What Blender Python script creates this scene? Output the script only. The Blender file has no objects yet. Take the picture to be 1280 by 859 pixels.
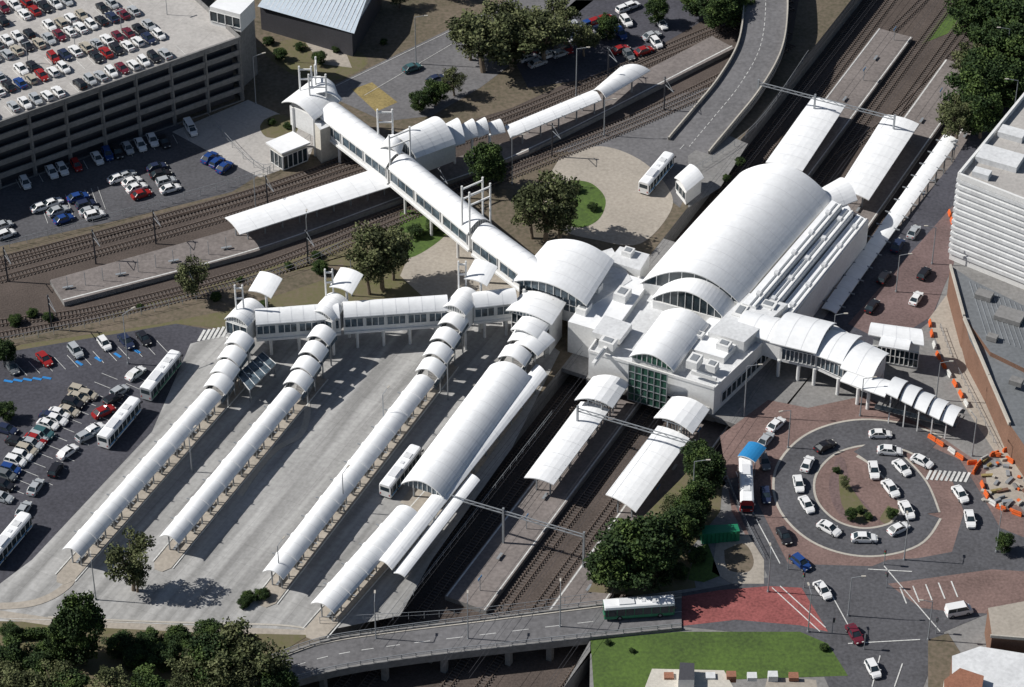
import bpy, math, random
from mathutils import Vector, Matrix
random.seed(7)
TH=math.radians(39.0); F=3700.0; H=358.0
CY=-H/math.tan(TH)
ct,st=math.cos(TH),math.sin(TH)
def P(u,v,z=0.0):
    x=(u-640)/F; y=(429.5-v)/F
    d=Vector((x,ct+st*y,-st+ct*y)); t=(z-H)/d.z
    return Vector((d.x*t,CY+d.y*t,z))
RZ=-4.5
scene=bpy.context.scene
# ---------------- materials
MATS={}
def mat(name,col,rough=.85,var=.25,scale=.15,fine=2.5,metal=0.0,col2=None,spec=.3,bump=0.0,joint=None,streak=False):
    m=bpy.data.materials.new(name); m.use_nodes=True; nt=m.node_tree; N=nt.nodes; L=nt.links
    b=N['Principled BSDF']; b.inputs['Roughness'].default_value=rough; b.inputs['Metallic'].default_value=metal
    b.inputs['Specular IOR Level'].default_value=spec
    tc=N.new('ShaderNodeTexCoord')
    n1=N.new('ShaderNodeTexNoise'); n1.inputs['Scale'].default_value=scale; n1.inputs['Detail'].default_value=6; n1.inputs['Roughness'].default_value=.65
    n2=N.new('ShaderNodeTexNoise'); n2.inputs['Scale'].default_value=fine; n2.inputs['Detail'].default_value=3
    L.new(tc.outputs['Object'],n1.inputs['Vector']); L.new(tc.outputs['Object'],n2.inputs['Vector'])
    ad=N.new('ShaderNodeMath'); ad.operation='ADD'; L.new(n1.outputs['Fac'],ad.inputs[0]); L.new(n2.outputs['Fac'],ad.inputs[1])
    mr=N.new('ShaderNodeMapRange'); mr.inputs['From Min'].default_value=.7; mr.inputs['From Max'].default_value=1.3
    L.new(ad.outputs[0],mr.inputs['Value'])
    mx=N.new('ShaderNodeMix'); mx.data_type='RGBA'
    c2=col2 if col2 else tuple(c*(1-var) for c in col)
    mx.inputs['A'].default_value=(*c2,1); mx.inputs['B'].default_value=(*[min(c*(1+var*.4),.92) for c in col],1)
    L.new(mr.outputs[0],mx.inputs['Factor'])
    out=mx.outputs['Result']
    if joint:
        mp=N.new('ShaderNodeMapping'); mp.inputs['Rotation'].default_value=(0,0,-AANG)
        L.new(tc.outputs['Object'],mp.inputs['Vector'])
        br=N.new('ShaderNodeTexBrick'); br.offset=0; br.inputs['Scale'].default_value=1; br.inputs['Brick Width'].default_value=joint; br.inputs['Row Height'].default_value=joint
        br.inputs['Mortar Size'].default_value=.035; br.inputs['Color1'].default_value=(1,1,1,1); br.inputs['Color2'].default_value=(.93,.93,.93,1); br.inputs['Mortar'].default_value=(.75,.75,.75,1)
        L.new(mp.outputs[0],br.inputs['Vector'])
        m2=N.new('ShaderNodeMix'); m2.data_type='RGBA'; m2.blend_type='MULTIPLY'; m2.inputs['Factor'].default_value=1
        L.new(out,m2.inputs['A']); L.new(br.outputs['Color'],m2.inputs['B']); out=m2.outputs['Result']
    if streak:
        mp=N.new('ShaderNodeMapping'); mp.inputs['Rotation'].default_value=(0,0,-AANG); L.new(tc.outputs['Object'],mp.inputs['Vector'])
        ms=N.new('ShaderNodeMapping'); ms.inputs['Scale'].default_value=(.02,.45,1); L.new(mp.outputs[0],ms.inputs['Vector'])
        ns=N.new('ShaderNodeTexNoise'); ns.inputs['Scale'].default_value=1; ns.inputs['Detail'].default_value=5; L.new(ms.outputs[0],ns.inputs['Vector'])
        r2=N.new('ShaderNodeMapRange'); r2.inputs['From Min'].default_value=.36; r2.inputs['From Max'].default_value=.62; r2.inputs['To Min'].default_value=.66; r2.inputs['To Max'].default_value=1.05
        L.new(ns.outputs['Fac'],r2.inputs['Value'])
        m3=N.new('ShaderNodeMix'); m3.data_type='RGBA'; m3.blend_type='MULTIPLY'; m3.inputs['Factor'].default_value=1
        L.new(out,m3.inputs['A']); L.new(r2.outputs[0],m3.inputs['B']); out=m3.outputs['Result']
    L.new(out,b.inputs['Base Color'])
    if bump:
        bp=N.new('ShaderNodeBump'); bp.inputs['Strength'].default_value=bump; bp.inputs['Distance'].default_value=.1
        L.new(n2.outputs['Fac'],bp.inputs['Height']); L.new(bp.outputs[0],b.inputs['Normal'])
    MATS[name]=m; return m
O0=P(556,745,-3.5); A=(P(1060,85,-3.5)-O0).normalized(); C=Vector((A.y,-A.x,0)); AANG=math.atan2(A.y,A.x)
def W(t,c,z=0.0):
    v=O0+A*t+C*c; return Vector((v.x,v.y,z))
mat('white_roof',(.83,.84,.85),.75,.09,.16,.9,spec=.12)
mat('white_roof_dull',(.66,.67,.68),.75,.2,.2,1.5,spec=.15)
mat('white_wall',(.74,.74,.73),.8,.12,.2,2,spec=.15)
mat('cream_wall',(.55,.52,.46),.8,.2,.2,2)
mat('seam',(.68,.69,.71),.75,.08,spec=.1)
mat('steel',(.33,.35,.37),.5,.15,metal=.3)
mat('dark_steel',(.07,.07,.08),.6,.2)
mat('glass',(.03,.045,.055),.12,.4,.3,1.0,spec=.6)
mat('green_glass',(.05,.12,.09),.12,.4,.3,1.0,spec=.6)
mat('blue_glass',(.10,.135,.165),.2,.7,.5,1.2,spec=.4)
mat('concrete',(.43,.425,.415),.9,.22,.06,1.2,joint=4.5,streak=True)
mat('concrete_tan',(.39,.35,.30),.9,.25,.1,1.5)
mat('concrete_grey',(.24,.235,.23),.9,.3,.12,1.5)
mat('deck_concrete',(.45,.43,.41),.9,.22,.08,1.5,joint=8)
mat('kerb',(.46,.43,.38),.9,.2)
mat('asphalt',(.105,.105,.115),.92,.42,.08,1.6)
mat('asphalt_dark',(.078,.078,.094),.92,.42,.08,1.6)
mat('road',(.165,.162,.168),.92,.35,.07,1.3)
mat('ballast',(.10,.080,.070),.95,.45,.07,3.0,bump=.6)
mat('sleeper',(.13,.11,.10),.95,.3)
mat('rail_steel',(.22,.17,.14),.45,.2,metal=.4)
mat('earth',(.165,.13,.10),.95,.4,.06,1.2,col2=(.085,.078,.05))
mat('verge',(.105,.105,.045),.95,.4,.09,1.1,col2=(.16,.13,.09),bump=.5)
mat('grass',(.085,.14,.03),.95,.4,.12,1.5,col2=(.05,.08,.025),bump=.8)
mat('brick_paving',(.215,.145,.13),.9,.4,.14,2.0)
mat('brick_paving_dark',(.18,.125,.12),.9,.4,.12,2.0)
mat('red_surface',(.30,.095,.09),.9,.45,.16,2.0)
mat('brown_brick',(.20,.115,.08),.9,.3,.2,3)
mat('yellow_surface',(.30,.235,.10),.9,.4,.3,2)
mat('white_paint',(.66,.66,.64),.7,.35)
mat('blue_paint',(.03,.22,.55),.6,.15)
mat('orange',(.70,.15,.04),.6,.2)
mat('grey_roof',(.17,.18,.19),.7,.25,.15,1.5)
mat('blue_grey_roof',(.50,.57,.64),.5,.12,.15,1.5)
mat('red_tile',(.30,.14,.09),.8,.3,.3,3)
mat('platform_top',(.215,.19,.18),.92,.35,.1,1.5)
mat('bark',(.20,.16,.12),.95,.3,1,4)
def leafm(n,c): return mat(n,c,.75,.45,.5,2.0,spec=.2)
leafm('leaf_dark',(.028,.052,.018)); leafm('leaf_mid',(.05,.085,.025)); leafm('leaf_light',(.085,.13,.035))
leafm('gum_dark',(.05,.060,.026)); leafm('gum_mid',(.09,.108,.045)); leafm('gum_light',(.15,.165,.075))
mat('tyre',(.02,.02,.02),.9,.2); mat('lamp_glass',(.7,.7,.65),.2,.1); mat('tail_red',(.4,.02,.02),.3,.1); mat('signal_green',(.05,.4,.2),.4,.1)
CAR={'w':(.78,.78,.78),'s':(.40,.42,.44),'k':(.02,.02,.025),'r':(.30,.02,.02),'b':(.02,.06,.22),'n':(.025,.035,.075),'g':(.14,.15,.16),'t':(.05,.12,.13),'m':(.14,.02,.035),'y':(.6,.42,.05),'c':(.42,.38,.31)}
for k,c in CAR.items(): mat('paint_'+k,c,.3,.05,spec=.5)
mat('bus_green',(.02,.20,.10),.35,.1,spec=.5); mat('bus_red',(.40,.03,.03),.35,.1,spec=.5); mat('bus_blue',(.03,.22,.48),.35,.1)
# ---------------- builder
class B:
    def __init__(s): s.v=[];s.f=[];s.m=[];s.ms=[]
    def mi(s,m):
        if m not in s.ms: s.ms.append(m)
        return s.ms.index(m)
    def face(s,pts,m):
        i=len(s.v); s.v+= [tuple(p) for p in pts]; s.f.append(tuple(range(i,i+len(pts)))); s.m.append(s.mi(m))
    def prism(s,pts,z1,z0,mt,ms=None):
        pts=[Vector((p[0],p[1],0)) for p in pts]
        ar=sum(pts[i].x*pts[(i+1)%len(pts)].y-pts[(i+1)%len(pts)].x*pts[i].y for i in range(len(pts)))
        if ar<0: pts=pts[::-1]
        s.face([(p.x,p.y,z1) for p in pts],mt)
        if z0 is not None:
            for i in range(len(pts)):
                a=pts[i];b=pts[(i+1)%len(pts)]
                s.face([(a.x,a.y,z0),(b.x,b.y,z0),(b.x,b.y,z1),(a.x,a.y,z1)],ms or mt)
    def pp(s,px,z1,z0,mt,ms=None): s.prism([P(u,v,z1) for u,v in px],z1,z0,mt,ms)
    def beam(s,a,b,w,h,m,cap=True):
        a=Vector(a);b=Vector(b);d=(b-a)
        if d.length<1e-4:return
        d.normalize(); up=Vector((0,0,1))
        if abs(d.z)>.95: up=Vector((A.x,A.y,0))
        x=d.cross(up).normalized()*w/2; y=x.cross(d).normalized()*h/2
        q=[(-1,-1),(1,-1),(1,1),(-1,1)]
        pa=[a+x*i+y*j for i,j in q]; pb=[b+x*i+y*j for i,j in q]
        for i in range(4): s.face([pa[i],pa[(i+1)%4],pb[(i+1)%4],pb[i]],m)
        if cap: s.face(pa[::-1],m); s.face(pb,m)
    def tube(s,a,b,r0,r1,m,n=8):
        a=Vector(a);b=Vector(b);d=(b-a).normalized(); up=Vector((0,0,1)) if abs(d.z)<.9 else Vector((1,0,0))
        x=d.cross(up).normalized();y=x.cross(d)
        for i in range(n):
            t0=2*math.pi*i/n;t1=2*math.pi*(i+1)/n
            e0=x*math.cos(t0)+y*math.sin(t0);e1=x*math.cos(t1)+y*math.sin(t1)
            s.face([a+e0*r0,a+e1*r0,b+e1*r1,b+e0*r1],m)
        s.face([b+(x*math.cos(2*math.pi*i/n)+y*math.sin(2*math.pi*i/n))*r1 for i in range(n)],m)
    def vault(s,L0,R0,R1,L1,rise,m='white_roof',n=14,rib=3.0,thick=.22,end=None,ribm='seam',droop=0,fascia='white_wall'):
        L0,R0,R1,L1=map(Vector,(L0,R0,R1,L1))
        ln=((L1-L0).length+(R1-R0).length)/2
        k=max(1,int(round(ln/rib))) if rib else 1
        def pt(a,t,dz=0):
            p=(L0.lerp(L1,t)).lerp(R0.lerp(R1,t),a); ang=math.pi*a
            p.z+=rise*(math.sin(ang)**.85 if 0<a<1 else 0)+dz-droop*(2*t-1)**2; return p
        for j in range(k):
            t0=j/k;t1=(j+1)/k
            for i in range(n):
                a0=i/n;a1=(i+1)/n
                s.face([pt(a0,t0),pt(a1,t0),pt(a1,t1),pt(a0,t1)],m)
                s.face([pt(a0,t0,-thick),pt(a0,t1,-thick),pt(a1,t1,-thick),pt(a1,t0,-thick)],fascia)
                if rib and j>0:
                    e=.045/ln
                    s.face([pt(a0,t0-e,.03),pt(a1,t0-e,.03),pt(a1,t0+e,.03),pt(a0,t0+e,.03)],ribm)
            for a in (0,1): s.face([pt(a,t0,-thick),pt(a,t0),pt(a,t1),pt(a,t1,-thick)],fascia)
        for t in (0,1):
            for i in range(n):
                s.face([pt(i/n,t,-thick),pt((i+1)/n,t,-thick),pt((i+1)/n,t),pt(i/n,t)],fascia)
            if end:
                e=.35/ln; tt=e if t==0 else 1-e
                base=[pt(i/n,tt,-thick) for i in range(n+1)]
                s.face(base,end)
                for i in range(1,n,max(1,n//8)):
                    p=pt(i/n,tt,-thick); q=L0.lerp(L1,tt).lerp(R0.lerp(R1,tt),i/n); q.z-=thick
                    s.beam(q,p,.12,.2,fascia)
    def vp(s,l0,r0,r1,l1,z0,rise,z1=None,**k):
        z1=z0 if z1 is None else z1
        s.vault(P(*l0,z0),P(*r0,z0),P(*r1,z1),P(*l1,z1),rise,**k)
    def facade(s,a,b,z0,z1,nx,nz,gm='glass',fm='white_wall',out=.05,fw=.15):
        a=Vector((a.x,a.y,0));b=Vector((b.x,b.y,0)); d=(b-a).normalized(); n=Vector((d.y,-d.x,0))
        o=n*out
        s.face([(a.x+o.x,a.y+o.y,z0),(b.x+o.x,b.y+o.y,z0),(b.x+o.x,b.y+o.y,z1),(a.x+o.x,a.y+o.y,z1)],gm)
        o=n*(out+.08)
        for i in range(nx+1):
            p=a.lerp(b,i/nx)+o; s.beam((p.x,p.y,z0),(p.x,p.y,z1),fw,fw,fm)
        for j in range(nz+1):
            z=z0+(z1-z0)*j/nz; p=a+o;q=b+o; s.beam((p.x,p.y,z),(q.x,q.y,z),fw*.8,fw*.8,fm)
    def done(s,name,smooth=False,link=True):
        me=bpy.data.meshes.new(name); me.from_pydata(s.v,[],s.f); 
        for m in s.ms: me.materials.append(MATS[m])
        me.polygons.foreach_set('material_index',s.m); me.update()
        if not link: return me
        o=bpy.data.objects.new(name,me); scene.collection.objects.link(o); return o
def inst(me,name,loc,rot=0,sc=1):
    o=bpy.data.objects.new(name,me); o.location=loc; o.rotation_euler=(0,0,rot); o.scale=(sc,sc,sc) if not isinstance(sc,tuple) else sc
    scene.collection.objects.link(o); return o
def iang(u,v,deg,z=0):
    a=math.radians(deg); d=P(u+20*math.cos(a),v-20*math.sin(a),z)-P(u,v,z); return math.atan2(d.y,d.x)
def smooth(pts,n=8):
    out=[]
    for i in range(len(pts)-1):
        p0=pts[max(i-1,0)];p1=pts[i];p2=pts[i+1];p3=pts[min(i+2,len(pts)-1)]
        for k in range(n):
            t=k/n; out.append(.5*((2*p1)+(p2-p0)*t+(2*p0-5*p1+4*p2-p3)*t*t+(3*p1-p0-3*p2+p3)*t**3))
    out.append(pts[-1]); return out
def ribbon(b,pts,w,z,m,z0=None,ms=None):
    L=[];R=[]
    for i,p in enumerate(pts):
        d=(pts[min(i+1,len(pts)-1)]-pts[max(i-1,0)]);d.z=0; d.normalize(); n=Vector((-d.y,d.x,0))
        L.append(p+n*w/2);R.append(p-n*w/2)
    for i in range(len(pts)-1):
        q=[R[i],R[i+1],L[i+1],L[i]]
        q=[(a.x,a.y,z) for a in q]; b.face(q,m)
        if z0 is not None:
            for X,Y in ((R[i],R[i+1]),(L[i+1],L[i])):
                b.face([(X.x,X.y,z0),(Y.x,Y.y,z0),(Y.x,Y.y,z),(X.x,X.y,z)],ms or m)
    return L,R
def ground(name,px,m,k,z=0,sm=False):
    pts=[P(u,v,z) for u,v in px]
    if sm: pts=smooth(pts+[pts[0]],6)[:-1]
    b=B(); b.prism(pts,z+.008*k,None,m); return b.done(name)
# ---------------- terrain
b=B(); b.face([(-3000,-1500,RZ),(3000,-1500,RZ),(3000,4000,RZ),(-3000,4000,RZ)],'earth'); b.done('ground')
b=B(); b.prism([W(-4,-8),W(330,-8),(-200,900),(-900,900),(-900,-400),P(320,980),P(335,860),P(400,800)],0,RZ-.5,'earth','concrete_grey'); b.done('interchange_terrain')
b=B(); b.prism([W(-14,30),W(50,31),W(95,36),W(330,36),(900,700),(900,-400),P(735,1000),P(738,800)],0,RZ-.5,'concrete_grey','concrete_grey'); b.done('street_terrain')
b=B(); b.prism([W(-60,-8),W(330,-8),W(330,36),W(-60,36)],RZ+.03,None,'ballast'); b.done('rail_bed')
ground('car_park_asphalt',[(-80,262),(60,205),(200,150),(240,160),(300,175),(330,215),(290,240),(150,275),(0,308),(-80,330)],'asphalt',1)
ground('concrete_yard',[(215,165),(310,125),(400,165),(385,200),(325,222),(290,205)],'deck_concrete',2)
ground('grass_island',[(330,150),(350,143),(372,155),(365,170),(335,172),(325,160)],'verge',3,sm=True)
ground('branch_rail_bed',[(-80,352),(0,322),(300,240),(450,192),(640,135),(880,25),(1000,-10),(990,50),(900,105),(700,190),(560,258),(330,335),(120,400),(-80,460)],'ballast',2)
ground('verge_strip',[(-80,460),(120,398),(330,338),(430,300),(560,262),(600,275),(640,330),(560,400),(300,412),(220,405),(-80,455)],'verge',3)
ground('dirt_path',[(150,395),(330,345),(430,330),(420,345),(300,385),(200,405),(0,435),(-20,425)],'earth',4)
ground('commuter_car_park',[(-80,455),(220,405),(300,418),(300,450),(140,620),(50,700),(-80,790)],'asphalt_dark',5)
ground('bus_interchange_pavement',[(238,430),(320,408),(640,395),(700,440),(640,560),(540,700),(500,770),(390,792),(250,785),(60,775),(-80,800),(-20,745),(40,700),(190,540)],'concrete',6)
ground('lawn',[(-80,775),(60,778),(250,790),(390,792),(345,820),(330,960),(-80,960)],'verge',7)
ground('footpath',[(-80,752),(60,772),(250,783),(390,788),(385,794),(250,791),(60,782),(-80,762)],'concrete_tan',8)
ground('service_road',[(400,115),(600,18),(690,-30),(780,-30),(680,50),(600,110),(540,145),(480,152)],'road',3)
ground('yellow_marking',[(440,112),(465,103),(497,128),(470,140)],'yellow_surface',4)
ground('upper_car_park',[(640,70),(720,0),(850,0),(880,25),(760,95),(660,110)],'asphalt_dark',3)
ground('upper_grass',[(320,60),(400,45),(460,75),(420,100),(370,95)],'verge',2,sm=True)
ground('dirt_lot',[(380,50),(430,60),(440,85),(400,80)],'concrete_tan',4)
ground('bus_layover_asphalt',[(690,190),(760,160),(850,118),(905,105),(925,140),(870,215),(850,260),(790,215),(750,190)],'road',4)
ground('turning_circle',[(700,197),(750,183),(800,200),(835,235),(838,265),(800,305),(745,300),(700,285),(680,240)],'concrete_tan',6,sm=True)
ground('circle_island_lawn',[(715,225),(740,230),(757,250),(748,275),(722,285),(700,270),(700,240)],'grass',8,sm=True)
ground('paved_court',[(520,300),(600,290),(680,330),(690,400),(560,400),(500,345)],'concrete_tan',5)
ground('upper_verge',[(500,262),(545,268),(560,290),(520,320),(500,315)],'grass',6,sm=True)
ground('platform_forecourt',[(860,195),(900,165),(935,180),(900,235),(860,260)],'concrete_grey',5)
# right side grounds
ground('station_street',[(1020,410),(1110,300),(1190,205),(1280,60),(1400,-60),(1400,200),(1195,240),(1190,330),(1165,400),(1100,450)],'asphalt_dark',1)
ground('brick_street',[(1060,405),(1190,258),(1200,262),(1192,330),(1165,395),(1110,430)],'brick_paving_dark',3)
ground('plaza_brick_paving',[(900,545),(960,500),(1010,510),(1080,495),(1160,535),(1240,590),(1280,640),(1280,700),(1180,705),(1000,715),(950,700),(915,640)],'brick_paving',2)
ground('shopfront_footpath',[(1160,400),(1190,360),(1215,430),(1262,560),(1300,640),(1300,600),(1260,590),(1200,500)],'concrete_tan',5)
ground('ring_road',[(1140,548),(1200,575),(1228,620),(1250,660),(1300,680),(1300,715),(1120,735),(1110,705),(1190,690),(1205,640),(1190,600),(1140,570)],'asphalt',4)
ground('street_junction',[(745,757),(850,742),(960,722),(905,600),(930,595),(985,705),(1090,708),(1110,700),(1300,690),(1300,740),(1180,790),(1150,870),(1200,960),(1080,960),(1010,800),(850,783),(735,797)],'asphalt',5)
ground('red_crossing',[(845,747),(900,738),(960,733),(1002,735),(1035,790),(1000,782),(920,775),(850,783)],'red_surface',6)
ground('brick_crossing',[(1110,730),(1240,712),(1290,715),(1290,770),(1190,765),(1150,760)],'brick_paving',6)
ground('grass_bank',[(738,800),(850,790),(1000,790),(1035,805),(1060,845),(900,850),(745,900)],'grass',6)
ground('street_verge',[(1160,800),(1185,792),(1200,815),(1190,870),(1160,880)],'earth',6)
ground('taxi_verge',[(870,685),(885,680),(900,720),(880,728),(860,725)],'grass',7)
ground('embankment_verge',[(735,740),(760,690),(850,600),(885,560),(905,590),(900,640),(860,690),(870,735),(800,745)],'verge',3)
ground('traffic_island',[(895,680),(935,668),(955,700),(955,730),(915,730),(890,715)],'concrete_tan',7)
ground('island_dirt',[(905,688),(930,680),(942,700),(935,715),(910,712)],'earth',8,sm=True)
def strip(name,px,w,m,k,z=0,close=False):
    pts=smooth([P(u,v,z) for u,v in px],8); bb=B(); ribbon(bb,pts,w,z+.008*k,m); return bb.done(name)
loop=[(1165,560),(1130,546),(1075,541),(1025,556),(995,590),(997,630),(1030,664),(1080,678),(1130,668),(1152,640)]
strip('taxi_lane_kerb',loop,7.8,'kerb',7); strip('taxi_lane_kerb',[(1152,643),(1137,607),(1108,575),(1085,560)],7.0,'kerb',8)
strip('taxi_lane',loop,6.9,'asphalt',9)
strip('taxi_lane',[(1152,643),(1137,607),(1108,575),(1082,556)],6.2,'asphalt',10)
ground('brick_island',[(1045,572),(1056,575),(1064,610),(1090,640),(1078,655),(1050,645),(1036,610)],'brick_paving_dark',5,sm=True)
ground('island_planting',[(1048,580),(1058,600),(1078,630),(1092,648),(1072,654),(1052,630)],'verge',6,sm=True)
ground('outer_planter',[(1110,632),(1122,640),(1115,655),(1100,650)],'verge',6,sm=True)
# ---------------- markings
b=B()
def mline(p,q,w=.15,k=14,m='white_paint',z=0):
    a=P(*p,z);c=P(*q,z); d=(c-a).normalized(); n=Vector((-d.y,d.x,0))*w/2; zz=z+.008*k
    b.face([(x.x,x.y,zz) for x in (a-n,c-n,c+n,a+n)],m)
for i in range(9):
    u=1158+i*6; v=588+i*.4
    mline((u,v+12),(u+6,v),.5)
for (p,q) in [((1105,708),(1175,790)),((1085,712),(1140,715)),((1040,745),(1070,800)),((1100,820),(1090,859)),((1128,830),(1118,859)),((965,735),(1025,790)),((975,733),(1032,785)),((1060,805),(1150,800)),((940,640),(975,705)),((920,590),(945,650))]: mline(p,q,.2)
for i in range(5): mline((1125+i*16,735-i*2),(1133+i*16,755-i*2),.25)
for i in range(6): mline((248+i*6,427-i*1),(256+i*6,413-i*1),.55)
for i in range(12): mline((20+i*16,455-i*2.6),(34+i*16,470-i*2.6),.1)
for i in range(14): mline((10+i*9,610-i*11),(30+i*9,618-i*11),.1)
for i in range(14): mline((50+i*9,600-i*10),(66+i*9,607-i*10),.1)
for i in range(16): mline((20+i*14,225-i*4),(26+i*14,236-i*4),.1)
for i in range(10): mline((50+i*8,252-i*2),(60+i*8,280-i*2),.1)
mline((420,108),(640,2),.12); mline((455,120),(600,35),.1)
mline((850,187),(925,105),.12); mline((835,172),(905,120),.12)
mline((280,783),(-40,772),.1)
for i in range(5): mline((5+i*12,476-i*1),(16+i*12,478-i*1),.6,m='blue_paint')
for i in range(4): mline((95+i*24,452-i*5),(103+i*24,457-i*5),.6,m='blue_paint')
b.done('road_markings')
# ---------------- tracks
def track(px=None,pts=None,z=RZ):
    if pts is None: pts=smooth([P(u,v,z) for u,v in px],12)
    st_=.75; b=B(); d_acc=0; samples=[]
    for i in range(len(pts)-1):
        a=pts[i];c=pts[i+1];L=(c-a).length
        if L<1e-5: continue
        d=(c-a)/L; s=st_-d_acc
        while s<=L: samples.append((a+d*s,d)); s+=st_
        d_acc=(d_acc+L)%st_
    for p,d in samples:
        n=Vector((-d.y,d.x,0))*1.25
        q=Vector((p.x,p.y,z+.12)); b.beam(q-n,q+n,.26,.14,'sleeper')
    for off in (-.72,.72):
        prev=None
        for i in range(0,len(samples),4):
            p,d=samples[i]; q=Vector((p.x,p.y,z+.27))+Vector((-d.y,d.x,0))*off
            if prev: b.beam(prev,q,.12,.17,'rail_steel',cap=False)
            prev=q
    b.done('railway_track')
for c in (-2.2,-6.0,10.2,15.4,28.3): track(pts=[W(-60,c,RZ),W(330,c,RZ)],z=RZ+.03)
track(pts=smooth([W(150,-2.4,RZ),W(200,2,RZ),W(240,5,RZ),W(330,5.5,RZ)],10),z=RZ+.035)
track(pts=smooth([W(155,10,RZ),W(200,18,RZ),W(330,21,RZ)],10),z=RZ+.035)
track(pts=[W(150,32.5,RZ),W(330,33,RZ)],z=RZ+.03)
track(px=[(-60,352),(0,335),(280,258),(450,203),(640,142),(880,40),(990,0)],z=.02)
track(px=[(-60,366),(0,350),(275,274),(460,213),(640,155),(830,70),(990,10)],z=.02)
track(px=[(-60,338),(60,310),(300,245),(440,196)],z=.02)
track(px=[(-60,418),(0,404),(130,385),(330,332),(500,262),(660,198),(800,143),(930,80),(985,40)],z=.02)
track(px=[(-60,432),(0,420),(130,395),(340,342),(510,272),(670,207),(810,150),(935,92),(990,55)],z=.02)
for (t0,t1,c0,c1) in ((205,260,10.5,15),(215,300,24,27),(170,230,30.3,31),(190,320,34.5,36)):
    b=B(); b.prism([W(t0,c0),W(t0+8,c1),W(t1,c1),W(t1-8,c0)],RZ+.06,None,'grass'); b.done('trackside_grass')
# ---------------- platforms
def platform(t0,t1,c0,c1,name='railway_platform'):
    b=B(); b.prism([W(t0,c0),W(t1,c0),W(t1,c1),W(t0,c1)],RZ+1.05,RZ,'platform_top','concrete_grey')
    for c in (c0+.35,c1-.35):
        s=.15; b.prism([W(t0,c-s),W(t1,c-s),W(t1,c+s),W(t0,c+s)],RZ+1.06,None,'white_paint')
    for t in range(int(t0)+4,int(t1),9):
        p=W(t,(c0+c1)/2,RZ+1.05)
        if (t//9)%2: b.beam(p-A*.9+Vector((0,0,.45)),p+A*.9+Vector((0,0,.45)),.5,.1,'steel'); b.beam(p,p+Vector((0,0,.45)),.4,.3,'steel')
        else: b.beam(p+C*.8,p+C*.8+Vector((0,0,3.4)),.12,.12,'steel'); b.beam(p+C*.8-A*.7+Vector((0,0,3)),p+C*.8+A*.7+Vector((0,0,3)),.08,.4,'bus_blue')
    b.done(name)
platform(0,205,0,8.2); platform(0,200,17.7,25.9); platform(62,190,30.3,33.8)
def pl_roof(px,z,name='platform_canopy',rise=.5,z0=RZ+1.05,ncol=6,seg=1):
    b=B(); l0,r0,r1,l1=px
    b.vp(l0,r0,r1,l1,z,rise,rib=4.0,n=6)
    a=P(*l0,z).lerp(P(*r0,z),.5); c=P(*l1,z).lerp(P(*r1,z),.5)
    for i in range(ncol):
        p=a.lerp(c,(i+.5)/ncol); 
        for o in (-1,1):
            q=p+C*1.4*o; b.beam((q.x,q.y,z0),(q.x,q.y,z+.2),.25,.25,'steel')
        b.beam((p-C*2.5),(p+C*2.5),.15,.25,'steel')
    b.done(name)
pl_roof([(655,597),(692,606),(762,512),(726,502)],.8)
pl_roof([(718,500),(766,510),(787,479),(741,471)],2.4,rise=1.2)
pl_roof([(757,618),(795,640),(862,548),(822,532)],.8)
pl_roof([(817,522),(866,542),(887,512),(840,496)],2.4,rise=1.2)
pl_roof([(957,203),(1003,214),(1057,132),(1015,122)],.8)
pl_roof([(1046,238),(1086,250),(1149,155),(1106,143)],.8)
pl_roof([(1027,385),(1045,392),(1198,175),(1180,168)],1.0,ncol=14,rise=.3)
b=B(); b.pp([(62,350),(285,288),(490,222),(640,175),(890,45),(918,60),(660,190),(505,248),(318,315),(80,378)],1.1,0,'platform_top','concrete_grey')
for i in range(10):
    p=P(85+i*22,362-i*5.5,1.1); b.beam(p,p+Vector((0,0,3.2)),.1,.1,'steel')
    if i%3==0: b.beam(p+Vector((-1,0,.45)),p+Vector((1,.6,.45)),.5,.1,'steel'); b.beam(p+Vector((0,.3,0)),p+Vector((0,.3,.45)),.8,.3,'steel')
b.done('railway_platform')
b=B()
pts=smooth([P(80,377,1.1),P(318,314,1.1),P(505,247,1.1),P(660,189,1.1),P(917,59,1.1)],8); ribbon(b,[p+Vector((-.3,.5,0)) for p in pts],.3,1.115,'white_paint'); b.done('platform_edge_line')
pl_roof([(281,272),(300,293),(492,232),(474,209)],4.6,z0=1.1,ncol=9)
pl_roof([(630,158),(638,172),(752,125),(742,112)],4.6,z0=1.1,ncol=5)
b=B(); b.vp((740,114),(757,122),(813,88),(775,84),4.8,1.2,rib=2.5); 
for q in ((755,116),(790,98)): p=P(*q,4.8); b.beam((p.x,p.y,1.1),p,.3,.3,'steel')
b.done('platform_canopy')
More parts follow.
